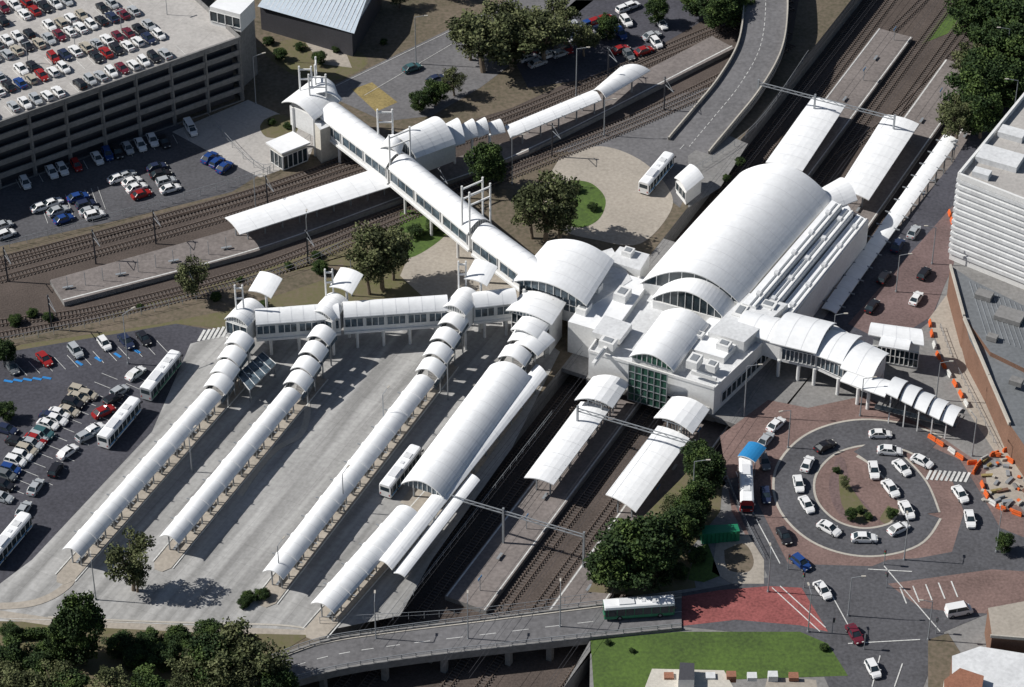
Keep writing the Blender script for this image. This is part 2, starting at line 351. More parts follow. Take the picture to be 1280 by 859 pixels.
# ---------------- walkways / footbridge
def wcol(b,p,z0,z1,r=.3,m='white_wall'): b.tube((p.x,p.y,z0),(p.x,p.y,z1),r,r,m,10)
def walkway(px0,px1,width,z,rise,zd,nwin,name,ncol=3,z0=0,seg=1,ends=None):
    a=P(*px0,z+rise);c=P(*px1,z+rise); a.z=c.z=z; d=(c-a).normalized(); n=Vector((-d.y,d.x,0))
    if n.y<0:n=-n
    b=B(); hw=width/2
    for k in range(seg):
        s=a.lerp(c,k/seg)+d*.1; e=a.lerp(c,(k+1)/seg)-d*.1
        b.vault(s-n*hw,s+n*hw,e+n*hw,e-n*hw,rise,rib=2.4,end=ends or 'blue_glass')
    hi=hw-.35
    q=[a-n*hi,c-n*hi,c+n*hi,a+n*hi]; b.prism(q,z-.25,zd,'white_wall')
    e0,e1=(a-n*hi,c-n*hi) if d.x>0 else (c-n*hi,a-n*hi)
    ng=max(2,nwin//4)
    for g in range(ng):
        b.facade(e0.lerp(e1,(g+.05)/ng),e0.lerp(e1,(g+.93)/ng),zd+1.3,z-.6,3,1,'blue_glass',fw=.12)
    b.prism([a-n*(hi+.3),c-n*(hi+.3),c+n*(hi+.3),a+n*(hi+.3)],zd+.25,zd-.25,'white_wall')
    for i in range(ncol):
        p=a.lerp(c,(i+.5)/ncol)
        for o in (-1,1): wcol(b,p+n*o*(hi-.5),z0,zd)
    return b,a,c,n
def mast(b,p,z0,z1,d,gap=2.8,r=.2):
    for o in (-.5,.5):
        q=p+d*gap*o; b.tube((q.x,q.y,z0),(q.x,q.y,z1),r,r,'white_wall',8)
    for z in (z1-.8,z1-3.2):
        a=p-d*gap*.5;c=p+d*gap*.5; b.beam((a.x,a.y,z),(c.x,c.y,z),.25,.3,'white_wall')
b,a,c,n=walkway((412,128),(497,192),6.0,9.0,2.2,4.8,12,'x',2); 
b.done('footbridge')
b,a,c,n=walkway((500,193),(600,275),6.0,9.0,2.2,4.8,14,'x',3); d=(c-a).normalized()
mast(b,a,9,17,n,5.0); mast(b,c,9,19,n,5.0); mast(b,c-d*2.5,9,19,n,5.0)
b.done('footbridge')
b,a,c,n=walkway((603,279),(672,330),6.0,9.0,2.2,4.8,9,'x',2); b.done('footbridge')
b=B(); b.vp((352,128),(392,150),(428,124),(385,103),10.0,1.8); b.vp((392,118),(425,125),(418,105),(388,98),11.5,1.2)
b.pp([(362,132),(392,147),(415,126),(385,108)],9.8,5,'white_wall'); 
for q in ((366,134),(392,146),(413,127)): wcol(b,P(*q,9.8),0,9.8,.35)
b.prism([P(392,150,9),P(418,142,9),P(425,150,9),P(400,160,9)],8.5,0,'white_roof_dull','cream_wall')
p0=P(400,160,8.5);p1=P(425,150,8.5); b.facade(p0,p1,.5,8,6,8,'glass','cream_wall')
mast(b,P(383,118,10),10,17,Vector((1,0,0)),2.5); mast(b,P(398,128,10),10,17,Vector((1,0,0)),3.5); mast(b,P(383,118,10)+Vector((2,2,0)),10,17,Vector((0,1,0)),3)
b.done('footbridge_entrance_pavilion')
b=B(); b.vp((478,178),(520,198),(570,180),(535,150),9,3.2,rib=2.5,end='blue_glass')
b.vp((475,185),(500,195),(505,180),(485,170),11,1.2)
b.pp([(488,186),(520,198),(568,180),(538,156)],8.8,4.5,'white_wall'); b.vp((548,160),(560,185),(582,178),(570,148),7.5,2,rib=2)
b.vp((572,160),(580,176),(598,170),(588,150),6.8,1.8,rib=2); b.vp((588,157),(597,172),(612,166),(604,148),6,1.6,rib=2); b.vp((606,156),(614,169),(632,165),(622,150),5,1.4,rib=2)
for q in ((520,198),(568,180),(590,172),(612,168)): wcol(b,P(*q,6),0,6,.3)
mast(b,P(482,172,10),9,17,Vector((1,0,0)),3)
b.done('platform_stair_canopy')
b=B(); b.pp([(332,178),(352,192),(388,178),(366,164)],5.2,4.8,'white_roof','white_wall'); b.pp([(338,180),(353,190),(383,178),(366,168)],4.8,0,'white_roof_dull','cream_wall')
p0=P(353,190,4.8);p1=P(383,178,4.8); b.facade(p0,p1,.3,3.6,5,1); p1=P(338,180,4.8); b.facade(p1,p0,.3,3.6,3,1)
b.done('kiosk_building')
for (p,q,nw,nc) in (((318,389),(424,381),16,3),((428,380),(560,371),20,4),((590,368),(645,362),8,2)):
    b,a,c,n=walkway(p,q,4.6,8.2,1.5,4.3,nw,'x',nc,seg=1); b.done('elevated_walkway')
def kite(b,u,v,z,su,tilt,w=6,l=5):
    p=P(u,v,z); 
    L0=p-C*w/2-A*l/2;R0=p+C*w/2-A*l/2;R1=p+C*w/2+A*l/2;L1=p-C*w/2+A*l/2
    for q in (R1,L1): q.z+=tilt
    b.vault(L0,R0,R1,L1,.5,rib=0,n=8)
    wcol(b,p,0,z,.25)
def nodep(u,v,ku,kv,mu,mv):
    b=B(); kite(b,ku,kv,11.5,1,1.6,5.0,4.4)
    p=P(u,v,8.5); b.vault(p-C*2.6-A*3.2,p+C*2.6-A*3.2,p+C*2.6+A*3.2,p-C*2.6+A*3.2,1.4,rib=1.6,end='blue_glass')
    q=[p-C*2.3-A*3,p+C*2.3-A*3,p+C*2.3+A*3,p-C*2.3+A*3]; b.prism(q,8.3,4,'white_wall')
    b.facade(q[0],q[1],5.2,8,3,1,'blue_glass')
    for k in q: wcol(b,k,0,4)
    m=P(mu,mv,10); mast(b,m,4,15.5,Vector((1,0,0)),1.4,.17)
    b.done('stair_head_pavilion')
nodep(306,392,332,360,300,385); nodep(412,385,433,355,412,365); nodep(577,378,601,345,578,355)
# ---------------- bus canopies
def buscanopy(arches,s,e,width,zr,nseg,rise=1.2):
    b=B(); hw=width/2
    for i,(u,v,z) in enumerate(arches):
        p=P(u,v,z); w=hw+.45
        b.vault(p-C*w-A*1.4+Vector((0,0,-rise-.25)),p+C*w-A*1.4+Vector((0,0,-rise-.25)),p+C*w+A*1.7+Vector((0,0,-rise+.35)),p-C*w+A*1.7+Vector((0,0,-rise+.35)),rise+.2,rib=0,end=None)
        for o in (-1,1):
            k=p+C*o*(w-.5); b.beam((k.x,k.y,0),(k.x,k.y,z-rise),.22,.22,'steel')
            b.beam(Vector((k.x,k.y,z-rise-1.6))-A*2.2,Vector((k.x,k.y,z-rise-1.0))+A*2.4,.1,1.3,'blue_glass')
            b.beam(Vector((k.x,k.y,z-rise-.8))-A*2.2,Vector((k.x,k.y,z-rise-.2))+A*2.4,.14,.14,'white_wall')
    if len(arches)>1:
        a=P(*arches[0][:2],arches[0][2]);c=P(*arches[-1][:2],arches[-1][2])
        n=24
        for i in range(n):
            p=a.lerp(c,i/n); q=a.lerp(c,(i+1)/n); zz=max(.2,4.2*(1-i/n))
            m=(p+q)/2; b.beam(Vector((m.x,m.y,zz-.2))-C*(hw-.5),Vector((m.x,m.y,zz-.2))+C*(hw-.5),(q-p).length+.1,.35,'concrete_grey')
    S=P(*s,zr);E=P(*e,zr);d=(E-S).normalized();n=Vector((-d.y,d.x,0)); 
    S.z=E.z=zr-rise; ln=(E-S).length
    for k in range(nseg):
        p=S.lerp(E,k/nseg)+d*.12;q=S.lerp(E,(k+1)/nseg)-d*.12
        b.vault(p-n*hw,p+n*hw,q+n*hw,q-n*hw,rise,rib=2.2,n=14)
        if k>0:
            r=S.lerp(E,k/nseg); w2=hw+.10
            b.vault(r-n*w2-d*.35+Vector((0,0,.08)),r+n*w2-d*.35+Vector((0,0,.08)),r+n*w2+d*.35+Vector((0,0,.08)),r-n*w2+d*.35+Vector((0,0,.08)),rise,rib=0,n=14)
            b.beam(r-n*(hw+.9)+Vector((0,0,-.2)),r+n*(hw+.9)+Vector((0,0,-.2)),.16,.2,'steel')
        for f in (.25,.75):
            r=p.lerp(q,f)
            for o in (-1,1):
                k2=r+n*o*(hw*.45); b.beam((k2.x,k2.y,0),(k2.x,k2.y,zr-rise+.5),.2,.2,'steel')
        r=p.lerp(q,.5); b.beam(Vector((r.x,r.y,.6))-d*1.4,Vector((r.x,r.y,.6))+d*1.4,.5,.1,'steel'); b.beam(Vector((r.x,r.y,.3))-d*.9,Vector((r.x,r.y,.3))+d*.9,.1,.6,'steel')
    b.done('bus_stop_canopy')
    k=B(); hw2=hw+.15; g=S-d*(10);  h=E+d*2.5
    pts=[g-n*hw2,g+n*hw2,h+n*(hw2*.8),h+d*1.5+n*.8,h+d*1.5-n*.8,h-n*(hw2*.8)]
    k.prism(pts,.15,0,'concrete_tan','kerb')
    for o in (-1,1): k.beam(Vector((g.x,g.y,.155))+n*(hw2-.12)*o,Vector((h.x,h.y,.155))+n*(hw2-.12)*o,.22,.03,'white_paint')
    k.done('bus_stop_island')
buscanopy([(298,423,7.6),(289,441,6.9),(280,459,6.2),(272,476,5.6)],(266,486),(88,686),4.0,5.0,9)
buscanopy([(401,415,7.6),(391,435,6.9),(381,454,6.2),(372,472,5.6)],(365,484),(210,670),4.0,5.0,8)
buscanopy([(566,398,7.8),(556,418,7.2),(547,437,6.5),(538,456,5.8)],(531,468),(340,714),4.2,5.0,11)
buscanopy([(667,402,8),(655,420,7.4),(643,440,7.2)],(511,632),(402,755),4.8,5.0,5)
b=B(); S=P(638,455,6.6);E=P(527,604,6.6);d=(E-S).normalized();n=Vector((-d.y,d.x,0));S.z=E.z=4.8
b.vault(S-n*4.2,S+n*4.2,E+n*4.2,E-n*4.2,2.2,rib=3.2,end='blue_glass',n=18)
for i in range(7):
    r=S.lerp(E,(i+.5)/7)
    for o in (-3,3): k2=r+n*o; b.beam((k2.x,k2.y,0),(k2.x,k2.y,5),.3,.3,'steel')
b.done('bus_concourse_canopy')
k=B(); k.prism([S-n*4.5-d*6,S+n*4.5-d*6,E+n*4.5,E-n*4.5],.165,0,'concrete_tan','kerb'); k.done('bus_stop_island')
b=B(); b.vp((474,700),(490,712),(684,468),(670,455),4.2,.5,rib=5,n=6); b.vp((492,716),(506,721),(600,600),(588,592),3.6,.3,rib=5,n=6)
b.vp((640,432),(672,445),(694,425),(660,412),6.5,1.2)
for i in range(12):
    p=P(482,706,4.2).lerp(P(677,462,4.2),(i+.5)/12); b.beam((p.x,p.y,0),(p.x,p.y,4.3),.25,.25,'steel')
b.done('bus_stop_canopy')
b=B(); pts=smooth([P(u,v,0) for u,v in ((382,498),(384,520),(374,545),(345,562),(320,590),(300,620))],6); ribbon(b,pts,1.2,.132,'kerb',0); b.done('kerb_island')
b=B(); pts=smooth([P(u,v,0) for u,v in ((92,716),(86,730),(66,745),(38,755),(0,758),(-40,754))],6); ribbon(b,pts,1.6,.12,'concrete_tan',0,'kerb'); b.done('kerb_island')
b=B(); pts=smooth([P(u,v,0) for u,v in ((395,790),(350,782),(200,778),(60,772))],6); ribbon(b,pts,.4,.128,'kerb',0); b.done('kerb_island')
# ---------------- central square vault
b=B()
b.vp((640,352),(733,382),(768,326),(684,302),10,2.4,rib=3.6,end='blue_glass',n=20)
b.pp([(650,352),(728,376),(760,328),(688,308)],9.6,3.5,'white_wall'); b.facade(P(650,352,9.6),P(728,376,9.6),6,9.4,10,2,'blue_glass')
b.vp((632,388),(690,406),(708,378),(655,364),8.2,1.0,rib=2.4,end='blue_glass'); b.pp([(640,388),(687,403),(703,380),(660,368)],8,0,'white_wall'); b.facade(P(640,388,8),P(687,403,8),3,7.6,7,2)
b.vp((638,412),(672,424),(688,404),(654,394),7.6,.9)
for q in ((655,362),(690,374),(725,380)): wcol(b,P(*q,9),0,9)
b.pp([(700,330),(735,385),(790,350),(765,310)],7.5,RZ,'white_roof_dull','white_wall')
b.done('interchange_hall')
# ---------------- main hall
b=B()
b.vp((800,352),(925,378),(1040,247),(925,214),9.0,5.2,rib=4.2,n=32,end='glass',droop=.5)
b.pp([(804,354),(923,378),(1037,250),(925,218)],8.7,-.2,'white_roof_dull','white_wall')
b.done('station_hall')
b=B()
for i,(z,o0,o1) in enumerate(((9.4,0,17),(8.6,22,36),(7.6,42,60))):
    f=o0; g=o1
    q=[(928+f,379+f*.3),(928+g,379+g*.3),(1040+g*.75,250+g*.42),(1040+f*.75,250+f*.42)]
    b.pp(q,z,0,'white_roof','white_wall')
    p0=P(*q[1],z);p1=P(*q[2],z)
    b.beam(p0+Vector((0,0,.15))-C*.3,p1+Vector((0,0,.15))-C*.3,.3,.4,'white_wall')
    b.beam(p0+Vector((0,0,.08))-C*1.2,p1+Vector((0,0,.08))-C*1.2,.35,.15,'steel')
    for t in range(5):
        s=p0.lerp(p1,(t+.5)/5)-C*1.3; b.beam(s+Vector((0,0,.3))-A*.5,s+Vector((0,0,.3))+A*.5,.8,.6,'white_roof_dull')
b.vp((1018,240),(1040,262),(1072,250),(1050,222),7.5,1.6,n=10); b.vp((1028,262),(1042,285),(1068,272),(1052,255),6,1.2,n=10)
b.done('station_hall_side_roof')
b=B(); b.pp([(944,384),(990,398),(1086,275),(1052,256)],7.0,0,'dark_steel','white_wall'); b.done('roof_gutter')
b=B()
b.vp((814,374),(906,400),(922,376),(832,350),8.2,4.2,rib=0,n=20,end='glass')
b.pp([(816,376),(906,400),(920,378),(832,354)],8.0,5,'white_wall')
b.vp((786,446),(842,464),(886,406),(828,390),8.0,2.2,rib=3.6,n=18,end='green_glass')
b.pp([(790,446),(841,462),(880,410),(830,396)],7.7,0,'white_wall','white_wall')
f0=P(790,448,7.7);f1=P(838,462,7.7); f0-=A*1.0;f1-=A*1.0
b.facade(f0,f1,-1.2,7.4,6,5,'green_glass','steel',out=.3)
b.done('station_entrance_vault')
b=B()
b.pp([(736,440),(893,487),(985,400),(935,372),(800,345),(770,380)],6.2,0,'white_roof_dull','white_wall')
pr=[P(736,440,6.2),P(893,487,6.2),P(985,400,6.2)]
for i in range(2): b.beam(pr[i]+Vector((0,0,.3)),pr[i+1]+Vector((0,0,.3)),.3,.6,'white_wall')
b.beam(pr[0]+Vector((0,0,.3)),P(800,347,6.2)+Vector((0,0,.3)),.3,.6,'white_wall')
b.prism([pr[0]-C*.3-A*.3,pr[1]+C*.3-A*.3,pr[1]+C*.3+A*2,pr[0]-C*.3+A*2],-.0,-1.4,'concrete_grey')
b.pp([(710,402),(765,418),(812,352),(762,336)],7.4,0,'white_roof','white_wall')
b.pp([(760,326),(800,338),(812,318),(775,308)],8.4,0,'white_roof_dull','white_wall')
b.pp([(850,432),(905,448),(950,398),(900,385)],7.6,6.2,'white_roof','white_wall')
b.pp([(885,415),(930,428),(985,380),(935,366)],8.8,6.2,'white_roof_dull','white_wall')
b.pp([(740,415),(775,425),(790,405),(756,394)],8.2,7,'white_roof_dull','white_wall')
for (u,v,w,l,h) in ((760,432,3,2,1.1),(778,372,2.5,3,1.3),(745,362,2,2,1),(868,455,2.2,3,1.2),(890,460,2,2,.9),(905,435,2.5,2,1),(925,395,2,4,1.2),(960,388,3,2,1.4),(730,388,2,3,.9),(785,322,2,2,1.6),(870,420,3,1.5,.6),(955,405,1.5,2.5,.8),(750,445,.6,6,.2),(880,470,5,.5,.2)):
    p=P(u,v,7.6); b.beam(p-C*w/2+Vector((0,0,h/2)),p+C*w/2+Vector((0,0,h/2)),l,h+.6,'white_wall'); b.beam(p-C*w*.3+Vector((0,0,h+.35)),p+C*w*.3+Vector((0,0,h+.35)),l*.6,.12,'steel')
f0=pr[0].lerp(pr[1],.52);f1=pr[0].lerp(pr[1],.97)
b.facade(pr[0].lerp(pr[1],.03),pr[0].lerp(pr[1],.26),-1,-.1,6,1); b.facade(f0,f1,.8,1.6,12,1,'glass')
g0=pr[1].lerp(pr[2],.1);g1=pr[1].lerp(pr[2],.9); b.facade(g0,g1,1.2,3.6,12,1,'glass')
for t in (70,84):
    for c_ in (-.7,8.9,13,17,26.6): p=W(t,c_); wcol(b,p,RZ,0,.4,'concrete_grey')
b.prism([W(62,-8),W(62,36),W(108,36),W(108,-8)],-.05,-1.0,'concrete_grey'); b.done('station_concourse')
# ---------------- right wing
b=B()
b.vp((918,412),(938,388),(1000,404),(978,432),7.8,1.6,rib=3.5,n=12)
b.vp((962,428),(988,390),(1046,404),(1020,442),8.6,2.0,rib=3.5,n=12,end='glass')
b.vp((1016,443),(1040,412),(1078,420),(1052,455),8.0,1.4,rib=3.4,n=12)
b.vp((1050,460),(1074,424),(1112,442),(1090,474),7.6,1.4,rib=3.4,n=12,end='glass')
b.pp([(922,413),(975,432),(1020,442),(1088,473),(1108,443),(1045,407),(940,392)],7.4,3.6,'white_wall')
b.facade(P(978,434,7.4),P(1020,443,7.4),4.6,7.2,8,1,'blue_glass');b.facade(P(1022,443,7.4),P(1088,473,7.4),4.6,7.2,12,1,'blue_glass')
for q in ((925,414),(975,432),(1000,437),(1020,443),(1050,455),(1075,467),(1088,473),(1105,445)): wcol(b,P(*q,7.4),0,4,.35)
b.done('elevated_concourse_wing')
b=B()
b.vp((1050,476),(1066,462),(1120,478),(1106,496),6.6,.8,rib=2.5,n=8)
for i,(u,v,z) in enumerate(((1120,483,7.2),(1138,492,6.4),(1155,501,5.7),(1172,509,5.0),(1189,517,4.3))):
    p=P(u,v,z); D=C; N=A
    b.vault(p-N*2.6-D*1.1,p+N*2.6-D*1.1,p+N*2.8+D*1.4+Vector((0,0,-.3)),p-N*2.8+D*1.4+Vector((0,0,-.3)),1.0,rib=0,n=10)
    for o in (-2.3,2.3): k=p+N*o; b.beam((k.x,k.y,0),(k.x,k.y,z),.2,.2,'white_wall')
a0=P(1100,492,6);a1=P(1200,527,0.0)
for i in range(20):
    p=a0.lerp(a1,i/20); q=a0.lerp(a1,(i+1)/20); z=4.0*(1-i/20); m=(p+q)/2; b.beam(Vector((m.x,m.y,z-.2))-A*2,Vector((m.x,m.y,z-.2))+A*2,(q-p).length+.05,.35,'concrete_grey')
for o in (-2.2,2.2): b.beam(Vector((a0.x,a0.y,4.6))+A*o,Vector((a1.x,a1.y,.7))+A*o,.08,1.0,'blue_glass')
b.done('station_stair_canopy')
b=B(); b.vp((1085,418),(1090,405),(1150,412),(1155,432),6.5,1.4,rib=2.5,n=10); b.vp((1098,432),(1104,420),(1140,426),(1136,438),6.0,.9,n=8)
b.pp([(1092,420),(1098,408),(1146,414),(1150,430)],6.2,0,'white_wall'); b.facade(P(1092,420,6.2),P(1150,430,6.2),.5,4,10,2)
b.done('entry_lobby_building')
# ---------------- multi storey car park
ZP=16.0
F0=P(0,152,ZP);F1=P(300,46,ZP); fx=(F1-F0).normalized(); fy=Vector((-fx.y,fx.x,0)); L=(F1-F0).length
b=B()
def FP(x,y,z): v=F0+fx*x+fy*y; return Vector((v.x,v.y,z))
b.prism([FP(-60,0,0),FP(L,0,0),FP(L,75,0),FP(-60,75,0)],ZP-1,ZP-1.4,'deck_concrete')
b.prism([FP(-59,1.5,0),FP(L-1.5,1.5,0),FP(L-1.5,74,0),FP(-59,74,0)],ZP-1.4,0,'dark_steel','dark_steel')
for k in range(6):
    z=ZP-.5-k*3.1
    b.beam(FP(-60,0,z),FP(L,0,z),.3,1.1 if k<5 else .4,'concrete_grey'); b.beam(FP(L,0,z),FP(L,75,z),.3,1.1,'concrete_grey')
    b.beam(FP(-60,.8,z-.6),FP(L,.8,z-.6),1.8,.3,'concrete_grey')
for i in range(int((L+60)/8.2)+1):
    x=L-i*8.2-.4; b.beam(FP(x,.1,0),FP(x,.1,ZP-.6),.7,.5,'concrete_grey')
for i in range(10):
    for j in (17.5,37,56): p=FP(-40+i*11,j,ZP-1); b.tube(p,p+Vector((0,0,5)),.09,.06,'steel',6); b.beam(p+Vector((0,0,5))-fx*.8,p+Vector((0,0,5))+fx*.8,.3,.12,'steel')
b.done('multi_storey_car_park')
b=B(); b.pp([(262,8),(300,18),(318,0),(285,-12)],19.5,ZP-1,'white_roof','white_wall'); b.pp([(266,30),(300,40),(318,24),(285,14)],14.0,0,'white_roof_dull','concrete_grey'); b.facade(P(262,8,19.5),P(300,18,19.5),16,18.5,4,1); b.done('car_park_stair_tower')
b=B(); R=[P(325,8,6),P(440,42,6),P(476,-20,6),P(372,-45,6)]
b.prism(R,6,0,'blue_grey_roof','dark_steel')
b.face([R[0]+Vector((-.5,-.5,.3)),R[1]+Vector((.5,-.5,.3)),R[1].lerp(R[2],.5)+Vector((0,0,2.2)),R[0].lerp(R[3],.5)+Vector((0,0,2.2))],'blue_grey_roof')
b.face([R[0].lerp(R[3],.5)+Vector((0,0,2.2)),R[1].lerp(R[2],.5)+Vector((0,0,2.2)),R[2]+Vector((.5,.5,.3)),R[3]+Vector((-.5,.5,.3))],'blue_grey_roof')
for i in range(22):
    f=(i+.5)/22; s=R[0].lerp(R[1],f)+Vector((0,0,.37)); r_=R[0].lerp(R[3],.5).lerp(R[1].lerp(R[2],.5),f)+Vector((0,0,2.27)); e=R[3].lerp(R[2],f)+Vector((0,0,.37))
    b.beam(s,r_,.12,.08,'white_roof_dull'); b.beam(r_,e,.12,.08,'white_roof_dull')
b.face([R[1]+Vector((0,0,.3)),R[2]+Vector((0,0,.3)),R[1].lerp(R[2],.5)+Vector((0,0,2.2))],'white_wall'); b.done('warehouse')
# ---------------- curved ramp road
pts=smooth([P(u,v,5) for u,v in ((955,-40),(957,10),(950,55),(925,95),(892,130),(862,160))],8)
b=B(); n=len(pts)
Lx,Rx=[],[]
for i,p in enumerate(pts):
    d=(pts[min(i+1,n-1)]-pts[max(i-1,0)]).normalized(); nn=Vector((-d.y,d.x,0)); z=5.0*min(1,(n-1-i)/(n*.75))+.05
    Lx.append(Vector((p.x,p.y,z))+nn*4.8);Rx.append(Vector((p.x,p.y,z))-nn*4.8)
for i in range(n-1):
    b.face([Rx[i],Rx[i+1],Lx[i+1],Lx[i]],'road')
    for X,Y in ((Lx[i],Lx[i+1]),(Rx[i],Rx[i+1])):
        b.beam(X+Vector((0,0,.4)),Y+Vector((0,0,.4)),.3,1.0,'kerb',cap=False)
        b.beam(X+Vector((0,0,-.6)),Y+Vector((0,0,-.6)),.6,1.1,'concrete_grey',cap=False)
    b.face([Rx[i]+Vector((0,0,-1)),Lx[i]+Vector((0,0,-1)),Lx[i+1]+Vector((0,0,-1)),Rx[i+1]+Vector((0,0,-1))],'concrete_grey')
    m0=(Lx[i]+Rx[i])/2;m1=(Lx[i+1]+Rx[i+1])/2; b.beam(m0+Vector((0,0,.01)),m0.lerp(m1,.6)+Vector((0,0,.01)),.12,.02,'white_paint')
    if i%4==0 and Lx[i].z>2:
        b.beam((m0.x,m0.y,RZ),(m0.x,m0.y,m0.z-.9),6,1.0,'concrete_grey')
b.done('ramp_road')
# ---------------- bottom road bridge
b=B(); top=[(330,828),(400,803),(480,790),(600,775),(745,757),(852,744)]; bot=[(345,858),(420,838),(520,822),(640,808),(738,797),(852,785)]
T=smooth([P(u,v,.35) for u,v in top],6);Bt=smooth([P(u,v,.35) for u,v in bot],6)
for i in range(len(T)-1):
    b.face([Bt[i],Bt[i+1],T[i+1],T[i]],'road'); dz=Vector((0,0,-1.3)); b.face([T[i]+dz,T[i+1]+dz,Bt[i+1]+dz,Bt[i]+dz],'concrete_grey')
    m=(T[i]*.93+Bt[i]*.07);m1=(T[i+1]*.93+Bt[i+1]*.07);
    b.beam(m+Vector((0,0,.06)),m1+Vector((0,0,.06)),.25,.14,'kerb',cap=False)
    m=(T[i]*.5+Bt[i]*.5);m1=(T[i+1]*.5+Bt[i+1]*.5)
    if i%2: b.beam(m+Vector((0,0,.005)),m1+Vector((0,0,.005)),.12,.02,'white_paint')
    for X,Y in ((T[i],T[i+1]),(Bt[i],Bt[i+1])):
        b.beam(X+Vector((0,0,-.55)),Y+Vector((0,0,-.55)),.5,1.5,'concrete_grey',cap=False)
        b.beam(X+Vector((0,0,1.1)),Y+Vector((0,0,1.1)),.1,.1,'steel',cap=False); b.beam(X+Vector((0,0,.7)),Y+Vector((0,0,.7)),.06,.06,'steel',cap=False)
        b.beam(X,X+Vector((0,0,1.1)),.1,.1,'steel')
for i in (5,10,14,18,21):
    for f in (.1,.5,.9):
        m=Bt[i].lerp(T[i],f); b.beam((m.x,m.y,RZ-.2),(m.x,m.y,-1),1.0,1.0,'concrete_grey')
b.done('road_bridge')
# ---------------- right buildings
b=B(); b.pp([(1198,222),(1300,262),(1400,150),(1290,110)],20,0,'deck_concrete','white_wall')
q0=P(1198,222,20);q1=P(1300,262,20);q3=P(1290,110,20)
for k in range(13):
    z=2+k*1.45; b.beam(Vector((q0.x,q0.y-.15,z)),Vector((q1.x,q1.y-.15,z)),.35,.75,'white_roof_dull'); b.beam(Vector((q0.x-.2,q0.y,z)),Vector((q3.x-.2,q3.y,z)),.35,.75,'white_roof_dull')
for a_,b_ in ((q0,q1),(q0,q3)): b.beam(a_+Vector((0,0,.5)),b_+Vector((0,0,.5)),.5,1.2,'white_wall')
for (u,v,w) in ((1245,200,5),(1262,170,3),(1225,220,2)): m=P(u,v,20); b.beam(m-C*w*.7+Vector((0,0,.6)),m+C*w+Vector((0,0,.6)),w,1.4,'white_roof_dull')
b.done('department_store_building')
b=B(); b.pp([(1188,332),(1215,350),(1300,392),(1300,470),(1238,440),(1205,395)],7.5,0,'grey_roof','brown_brick')
b.pp([(1205,398),(1238,442),(1300,472),(1300,585),(1262,530),(1236,470),(1212,425)],6.5,0,'grey_roof','brown_brick')
b.beam(P(1188,332,7.9),P(1205,395,7.9),.4,.7,'kerb'); b.beam(P(1205,397,7.9),P(1236,470,7),.4,.8,'kerb'); b.beam(P(1236,470,6.9),P(1262,530,6.9),.4,.8,'kerb')
for (u,v,w) in ((1230,372,1.6),(1262,398,2.6),(1270,480,1.2),(1240,425,1)): p=P(u,v,7.5); b.beam(p-C*w+Vector((0,0,.6)),p+C*w+Vector((0,0,.6)),w*1.4,1.0,'concrete_grey')
for i in range(12):
    s=P(1212+i*7,352+i*3.3,7.5);e=P(1240+i*7,440+i*2,7.5).lerp(s,.2); b.beam(s+Vector((0,0,.05)),e+Vector((0,0,.05)),.12,.1,'steel')
b.done('shop_building')
b=B(); b.pp([(1235,760),(1300,748),(1300,800),(1240,795)],6,0,'concrete_tan','brown_brick'); b.pp([(1190,820),(1225,808),(1300,820),(1300,880),(1190,880)],5,0,'white_roof_dull','brown_brick')
b.pp([(1180,850),(1200,835),(1230,845),(1225,875),(1180,875)],6.5,0,'red_tile','cream_wall'); b.beam(P(1238,795,6.3),P(1300,800,6.3),.3,.6,'kerb'); b.done('brick_house')
b=B(); b.pp([(815,836),(905,838),(925,875),(800,875)],4,0,'cream_wall','brown_brick'); b.pp([(850,828),(868,829),(868,850),(848,850)],6,4,'dark_steel','white_wall'); b.pp([(960,846),(1020,850),(1025,880),(950,880)],3.5,0,'concrete_tan','cream_wall')
for i in range(7): p=P(830+i*26,846,4); b.beam(p,p+Vector((1.6,0,0)),1.4,1.4 if i%2 else .8,'white_roof_dull' if i%3 else 'red_tile')
b.done('brick_house')
b=B(); b.vp((922,570),(944,578),(958,560),(936,552),3.4,.5,m='bus_blue',rib=0,n=6)
for q in ((924,569),(944,577),(956,561),(937,553)): p=P(*q,3.4); b.beam((p.x,p.y,0),p,.15,.15,'steel')
b.done('bus_shelter')
b=B(); b.pp([(875,657),(878,668),(925,664),(922,655)],2.4,0,'bus_green'); 
for i in range(9):
    p=P(880+i*5,668-i*.4,2.4); b.beam((p.x,p.y-.03,.1),(p.x,p.y-.03,2.3),.12,.1,'bus_green')
b.done('shipping_container')
b=B(); b.vp((843,222),(858,240),(880,222),(862,205),4,.8,rib=0,n=8); b.pp([(846,222),(858,237),(877,222),(862,208)],3.9,0,'white_wall'); b.facade(P(846,222,3.9),P(858,237,3.9),1,3,3,1); b.done('kiosk_building')
b=B(); b.pp([(296,468),(312,488),(345,455),(328,440)],3.6,3.3,'blue_glass','steel')
for q in ((298,468),(312,486),(343,455),(328,442)): p=P(*q,3.4); b.beam((p.x,p.y,0),p,.2,.2,'steel')
for i in range(6): s=P(296,468,3.6).lerp(P(328,440,3.6),i/5);e=P(312,488,3.6).lerp(P(345,455,3.6),i/5); b.beam(s+Vector((0,0,.05)),e+Vector((0,0,.05)),.1,.1,'white_wall')
b.done('glass_shelter')
